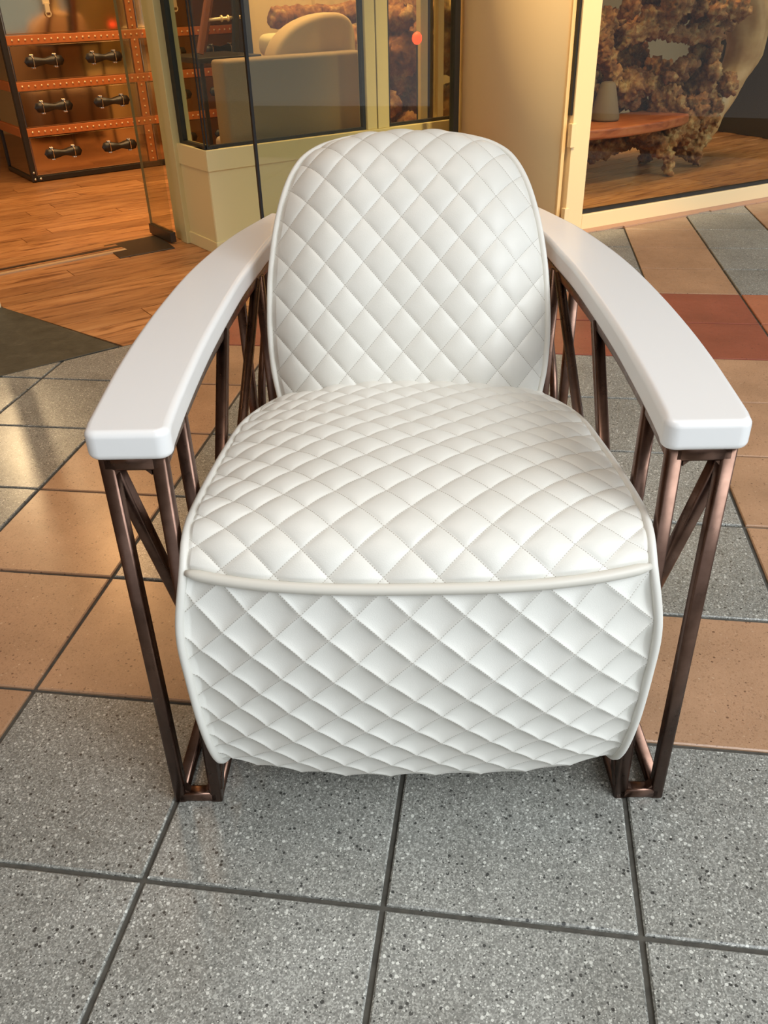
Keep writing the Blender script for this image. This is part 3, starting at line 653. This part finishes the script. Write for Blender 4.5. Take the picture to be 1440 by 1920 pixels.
# second root piece seen through the window beside the column, with an added glowing ball imitating a red reflection
P = fmw(5.9, 3.1)
rb2 = empty('root_table', (P.x, P.y, 0), math.atan2(DF.y, DF.x), 'gnarled dark root table behind the window beside the column', 'table')
balls = []; tubes = []
cluster(-1.7, 1.0, .3, 2.9, 62, .14, .34, -.4, .6)
gnarly('root_mass', balls, [([(-.8, 0, .5), (-.8, 0, .02)], [.2, .16]), ([(.4, 0, .5), (.4, 0, .02)], [.2, .16])], M_root, rb2, .02, .09, .08, .04)
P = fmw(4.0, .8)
bm = bmesh.new(); add_ball(bm, (0, 0, 2.40), .078, 2, (1, 1, 1.15)); rl = empty('red_reflection', (P.x, P.y, 0), 0, 'glowing red ball on an added thin stand imitating a red reflection in the second window', 'lamp')
obj('glow_ball', bm, M_redglow, rl, smooth=True)
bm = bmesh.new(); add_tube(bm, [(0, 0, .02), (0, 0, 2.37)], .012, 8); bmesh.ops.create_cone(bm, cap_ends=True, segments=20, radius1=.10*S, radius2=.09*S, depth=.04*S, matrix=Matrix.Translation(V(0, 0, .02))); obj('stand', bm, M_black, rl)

# ================================================================== THE ARMCHAIR
CH = empty('armchair', (2.07742, .55874, 0), math.radians(7.4567), 'white diamond-quilted leather armchair with white lacquered arms on bronze metal frame', 'armchair')
def quilt(a, b_, amp, p=.38):
    """pillow height between seams; a, b_ in cells"""
    ha = np.sqrt(np.sin(np.pi*a)**2+.003); hb = np.sqrt(np.sin(np.pi*b_)**2+.003)
    return amp*((ha*hb)**p)
def grid_mesh(name, P, UV, m, parent, flip=False):
    nv, nu = P.shape[:2]
    verts = (P.reshape(-1, 3)*S)
    idx = np.arange(nv*nu).reshape(nv, nu)
    q = np.stack([idx[:-1, :-1], idx[:-1, 1:], idx[1:, 1:], idx[1:, :-1]], -1).reshape(-1, 4)
    if flip: q = q[:, ::-1]
    me = bpy.data.meshes.new(name); me.vertices.add(len(verts)); me.vertices.foreach_set('co', verts.astype(np.float32).ravel())
    me.loops.add(q.size); me.loops.foreach_set('vertex_index', q.ravel().astype(np.int32))
    me.polygons.add(len(q)); me.polygons.foreach_set('loop_start', np.arange(0, q.size, 4, dtype=np.int32)); me.polygons.foreach_set('loop_total', np.full(len(q), 4, np.int32))
    me.update(calc_edges=True); me.validate()
    if UV is not None:
        uvl = me.uv_layers.new(name='quilt'); uvl.data.foreach_set('uv', UV.reshape(-1, 2)[q.ravel()].astype(np.float32).ravel())
    me.materials.append(m)
    o = link_mesh(name, me, None, parent, True); return o
def grid_normals(P):
    du = np.gradient(P, axis=1); dv = np.gradient(P, axis=0); n = np.cross(du, dv); L = np.linalg.norm(n, axis=2, keepdims=True); return n/np.maximum(L, 1e-9)

# ---- seat
# rows: centre y,z ; side y,z ; half width
rows = np.array([
 [.60, .13, .60, .20, .79], [.22, .13, .25, .20, .81], [.00, .165, .05, .23, .825], [-.15, .31, -.08, .34, .838], [-.265, .60, -.17, .60, .845], [-.315, .90, -.21, .90, .85],
 [-.31, 1.15, -.215, 1.15, .85], [-.262, 1.365, -.16, 1.375, .815],
 [-.10, 1.50, -.03, 1.455, .818], [.2, 1.545, .2, 1.45, .82], [.7, 1.50, .70, 1.395, .81], [1.2, 1.425, 1.15, 1.325, .79], [1.65, 1.33, 1.62, 1.22, .70], [1.95, 1.25, 1.95, 1.12, .62]])
NS = 920
prof = catmull(rows, NS)
# arc-length re-sample on the centre line
sl = np.concatenate([[0], np.cumsum(np.hypot(np.diff(prof[:, 0]), np.diff(prof[:, 1])))])
ss = np.linspace(0, sl[-1], NS); prof = np.stack([np.interp(ss, sl, prof[:, k]) for k in range(5)], 1)
# split at the cord
kc = int(np.argmin(np.hypot(prof[:, 0]+.262, prof[:, 1]-1.365)))
def seat_panel(i0, i1, name, phase, amp, parent, cell, NU=470):
    pr = prof[i0:i1+1]; u = np.linspace(-1, 1, NU)[None, :]; wgt = 1-np.abs(u)**2.8
    Y = pr[:, 2:3]+(pr[:, 0:1]-pr[:, 2:3])*wgt; Z = pr[:, 3:4]+(pr[:, 1:2]-pr[:, 3:4])*wgt; X = u*pr[:, 4:5]
    P = np.stack([X, Y, Z], 2)
    s = (ss[i0:i1+1])[:, None]
    xx = X*(.83/pr[:, 4:5])**.5 + .012*np.sin(s*4)
    a = (xx/cell[0] + s/cell[1])+phase; b_ = (-xx/cell[0] + s/cell[1])+phase*.7
    n = grid_normals(P)
    if n[len(n)//2, NU//2, 1] > 0 and n[len(n)//2, NU//2, 2] < .3: n = -n
    if n[len(n)//2, NU//2, 2] < -.3: n = -n
    # seams flatten at the piped edges
    ed = np.minimum(1, (1-np.abs(u))/.03)
    et = np.minimum(1, np.minimum(s-s[0], s[-1]-s)/.03)
    h = quilt(a, b_, amp)*np.minimum(ed, .3+.7*ed)*np.clip(et, 0, 1)
    rnd = .006*np.sin(X*5.1+s*3.3)*np.sin(s*4.7-X*2.1)
    P = P + n*(h+rnd*ed*np.clip(et, 0, 1))[:, :, None]
    return grid_mesh(name, P, np.stack([a, b_], 2), M_quilt, parent)
seat = seat_panel(kc, NS-1, 'seat', .31, .0215, CH, (.190, .190))
seat_panel(0, kc, 'front_panel', .62, .026, seat, (.190, .190))
# piping along each side of the seat, and the cord across the front edge
for sgn in (-1, 1):
    bm = bmesh.new(); pts = [(sgn*(r[4]+.006), r[2], r[3]) for r in prof[::8]]
    add_tube(bm, pts, .0165, 10); obj('piping', bm, M_leather_plain, seat, smooth=True)
    bm = bmesh.new(); ring = [bm.verts.new(V(sgn*(r[4]-.004), r[2], r[3])) for r in prof[::8]]
    ring2 = [bm.verts.new(V(sgn*(r[4]-.05), r[2]+.05*(1 if r[2] < .5 else -.2), .8+(r[3]-.8)*.92)) for r in prof[::8]]
    for k in range(len(ring)-1): bm.faces.new((ring[k], ring[k+1], ring2[k+1], ring2[k]))
    bm.faces.new(ring2)
    obj('side_panel', bm, M_leather_plain, seat)
bm = bmesh.new(); u = np.linspace(-1, 1, 70); r = prof[kc]
add_tube(bm, [(x*r[4], r[2]+(r[0]-r[2])*(1-abs(x)**2.8)-.012, r[3]+(r[1]-r[3])*(1-abs(x)**2.8)+.004) for x in u*.992], [.0205*min(1, .55+(1-abs(x))*9) for x in u], 10)
obj('front_cord', bm, M_cord, seat, smooth=True)
bm = bmesh.new(); add_box(bm, -.66, .66, 1.5, 1.9, .35, 1.0); obj('seat_base', bm, M_leather_plain, seat, bevel=.03)

# ---- backrest
side = np.array([[.64, 1.50, .95], [.672, 1.555, 1.22], [.700, 1.60, 1.38], [.712, 1.665, 1.57], [.705, 1.745, 1.76], [.692, 1.82, 1.90], [.662, 1.93, 2.07], [.612, 2.05, 2.225], [.545, 2.155, 2.325], [.46, 2.23, 2.375], [.36, 2.28, 2.40], [.25, 2.315, 2.415], [.13, 2.335, 2.42], [.0, 2.34, 2.422]])
sd = catmull(side, 400); sd[:, 0] = np.maximum(sd[:, 0], 0)
cl = sd[:, 1:3]; cs = np.concatenate([[0], np.cumsum(np.hypot(np.diff(cl[:, 0]), np.diff(cl[:, 1])))])
Ltot = cs[-1]
# rows denser near the top
tt = np.linspace(0, 1, 600); sv = Ltot*(1-(1-tt)**1.7) 
hw = np.interp(sv, cs, sd[:, 0]); yy = np.interp(sv, cs, sd[:, 1]); zz = np.interp(sv, cs, sd[:, 2])
hw[-1] = 1e-4
NU = 420
u = np.sin(np.linspace(-1, 1, NU)*math.pi/2*.96)/math.sin(math.pi/2*.96)
X = u[None, :]*hw[:, None]; Sg = np.repeat(sv[:, None], NU, 1)
# distance from the arch outline
ox, os_ = sd[::5, 0], cs[::5]
if os_[-1] < cs[-1]: ox = np.append(ox, 0.0); os_ = np.append(os_, cs[-1])
D = np.full(X.shape, 9.0); aX = np.abs(X)
for k in range(len(ox)-1):
    ex, es = ox[k+1]-ox[k], os_[k+1]-os_[k]; t_ = np.clip(((aX-ox[k])*ex+(Sg-os_[k])*es)/(ex*ex+es*es+1e-12), 0, 1)
    D = np.minimum(D, np.hypot(aX-ox[k]-t_*ex, Sg-os_[k]-t_*es))
tn = np.gradient(np.stack([yy, zz], 1), axis=0); tn /= np.linalg.norm(tn, axis=1, keepdims=True)
nrm = np.stack([-tn[:, 1], tn[:, 0]], 1)
kk = np.ones(41)/41; pad = np.pad(nrm, ((20, 20), (0, 0)), mode='edge'); nrm = np.stack([np.convolve(pad[:, k], kk, 'valid') for k in (0, 1)], 1); nrm /= np.linalg.norm(nrm, axis=1, keepdims=True)
crown = .165*(1-(1-np.clip(D/.42, 0, 1))**2.4)
a = X/.190+Sg/.205+.45; b_ = -X/.190+Sg/.205+.15
h = quilt(a, b_, .019)*np.clip(D/.03, 0, 1)
tot = crown+h
P = np.stack([X, yy[:, None]+nrm[:, 0:1]*tot, zz[:, None]+nrm[:, 1:2]*tot], 2)
back = grid_mesh('backrest', P, np.stack([a, b_], 2), M_quilt, CH)
outl = [(x, y, z) for x, y, z in sd[::6]]; outl = outl + [(-x, y, z) for x, y, z in outl[::-1][1:]]
# piping lies just outside the seam
bm = bmesh.new(); add_tube(bm, [(x*1.012, y+.004, z+.004) for x, y, z in outl], .0165, 10); obj('piping', bm, M_leather_plain, back, smooth=True)
bm = bmesh.new(); TH_ = .34; last = None; rings = []
for (k, off, sc) in ((0, 0, 1.0), (1, .04, 1.012), (2, TH_*.5, 1.02), (3, TH_-.04, 1.0), (4, TH_, .96)):
    rings.append([bm.verts.new(V(x*sc, y+off*.93, z-off*.30)) for x, y, z in outl])
for A, B in zip(rings[:-1], rings[1:]):
    for k in range(len(outl)-1): bm.faces.new((A[k], A[k+1], B[k+1], B[k]))
bm.faces.new(rings[-1]); obj('back_shell', bm, M_leather_plain, back, smooth=True)

# ---- armrests
outer = np.array([[1.115, -.06], [1.135, .2], [1.158, .55], [1.168, .9], [1.165, 1.3], [1.145, 1.75], [1.10, 2.15], [1.03, 2.55], [.94, 2.88], [.865, 3.12]])
inner = np.array([[.822, -.06], [.838, .2], [.85, .55], [.855, .9], [.85, 1.3], [.838, 1.7], [.812, 2.05], [.785, 2.4], [.74, 2.72], [.69, 3.0]])
def arm(sgn):
    o_, i_ = catmull(outer, 60), catmull(inner, 60)
    bm = bmesh.new()
    # rounded front corners in plan
    def corner(c, dx): 
        r = .05; return [(c[0]+dx*(-r+r*math.cos(t)), c[1]+r-r*math.sin(t)) for t in np.linspace(0, math.pi/2, 7)]
    oc = corner(o_[0], 1)[::-1]; ic = corner(i_[0], -1)
    poly = oc + [tuple(p) for p in o_[2:]] + [tuple(p) for p in i_[::-1][:-2]] + ic
    poly = [(sgn*x, y) for x, y in poly]
    a_ = [bm.verts.new(V(x, y, 1.762)) for x, y in poly]; b__ = [bm.verts.new(V(x, y, 1.873)) for x, y in poly]; n = len(poly)
    bm.faces.new(a_[::-1]); bm.faces.new(b__)
    for i in range(n): bm.faces.new((a_[i], a_[(i+1) % n], b__[(i+1) % n], b__[i]))
    ar = obj('armrest', bm, M_lacquer, CH, smooth=True, bevel=.026, seg=5)
    ar.modifiers['bevel'].angle_limit = math.radians(50)
    wn = ar.modifiers.new('wn', 'WEIGHTED_NORMAL'); wn.keep_sharp = False
for sgn in (-1, 1): arm(sgn)

# ---- metal side frames
TB = .0275
def side_frame(sgn):
    fr = empty('side_frame', (0, 0, 0), 0); fr.parent = CH
    def bar(nm, pts, r=TB, sq=True, up=(1, 0, 0)):
        bm = bmesh.new(); add_tube(bm, [(sgn*x, y, z) for x, y, z in pts], r, 12, sq=sq, up=up); return obj(nm, bm, M_bronze, fr, smooth=True)
    XO, XI = 1.066, .905
    zt, zb = 1.735, TB
    bar('post', [(XO, 0, 0.001), (XO-.005, 0, 1.762)]); bar('post', [(XI, 0, 0.001), (XI-.025, 0, 1.762)])
    bar('cross_rail', [(XO, 0, zt), (XI-.02, 0, zt)], up=(0, 0, 1)); bar('cross_rail', [(XO, 0, zb), (XI, 0, zb)], up=(0, 0, 1))
    for (x, z, dx, dz) in ((XO-TB, zt-TB, -1, -1), (XI-.022+TB, zt-TB, 1, -1), (XO-TB, zb+TB, -1, 1), (XI+TB, zb+TB, 1, 1)):
        bm = bmesh.new()   # small welded fillet in a corner
        f = [bm.verts.new(V(sgn*(x), y_, z)) for y_ in (-.02, .02)] + [bm.verts.new(V(sgn*(x+dx*.02), y_, z)) for y_ in (-.02, .02)] + [bm.verts.new(V(sgn*x, y_, z+dz*.02)) for y_ in (-.02, .02)]
        bm.faces.new((f[0], f[2], f[4])); bm.faces.new((f[1], f[5], f[3])); bm.faces.new((f[2], f[3], f[5], f[4])); bm.faces.new((f[0], f[1], f[3], f[2])); bm.faces.new((f[0], f[4], f[5], f[1]))
        obj('corner_fillet', bm, M_bronze, fr)
    # top rails follow the arm in plan
    ti = catmull(np.array([[XI-.025, 0], [.895, .35], [.905, .8], [.90, 1.2], [.885, 1.6], [.86, 2.0], [.825, 2.4], [.78, 2.75]]), 40)
    to = catmull(np.array([[XO-.005, 0], [1.09, .4], [1.105, .9], [1.10, 1.3], [1.08, 1.75], [1.04, 2.15], [.97, 2.55], [.90, 2.85]]), 40)
    bar('top_rail', [(x, y, zt) for x, y in ti], up=(0, 0, 1)); bar('top_rail', [(x, y, zt) for x, y in to], up=(0, 0, 1))
    bar('base_rail', [(XI, 0, zb), (XI-.03, 1.3, zb), (.80, 2.5, zb)], up=(0, 0, 1)); bar('base_rail', [(XO, 0, zb), (XO-.02, 1.3, zb), (.97, 2.5, zb)], up=(0, 0, 1))
    bar('cross_rail', [(.80, 2.5, zb), (.97, 2.5, zb)], up=(0, 0, 1)); bar('cross_rail', [(.79, 2.72, zt), (.93, 2.72, zt)], up=(0, 0, 1))
    # inner plane
    bar('post', [(.885, .37, zb), (.892, .36, zt)])
    bar('brace', [(.90, .0, .06), (.885, 1.30, zt)])
    bar('brace', [(.97, .2, .05), (.835, 2.08, zt)], sq=False, r=.027)
    bar('post', [(.80, 2.15, zb), (.835, 2.18, zt)])
    # outer plane
    bar('brace', [(XO-.005, .03, zt-.02), (XO, .82, .05)])
    bar('post', [(.985, 2.42, zb), (1.0, 2.42, zt)])
    cv = catmull(np.array([[.90, 2.9, 1.72], [.93, 2.95, 1.35], [.955, 2.86, 1.1], [.965, 2.62, .85], [.97, 2.52, .5], [.97, 2.5, .05]]), 24)
    bar('curved_leg', [tuple(p) for p in cv], sq=False, r=.026)
for sgn in (-1, 1): side_frame(sgn)
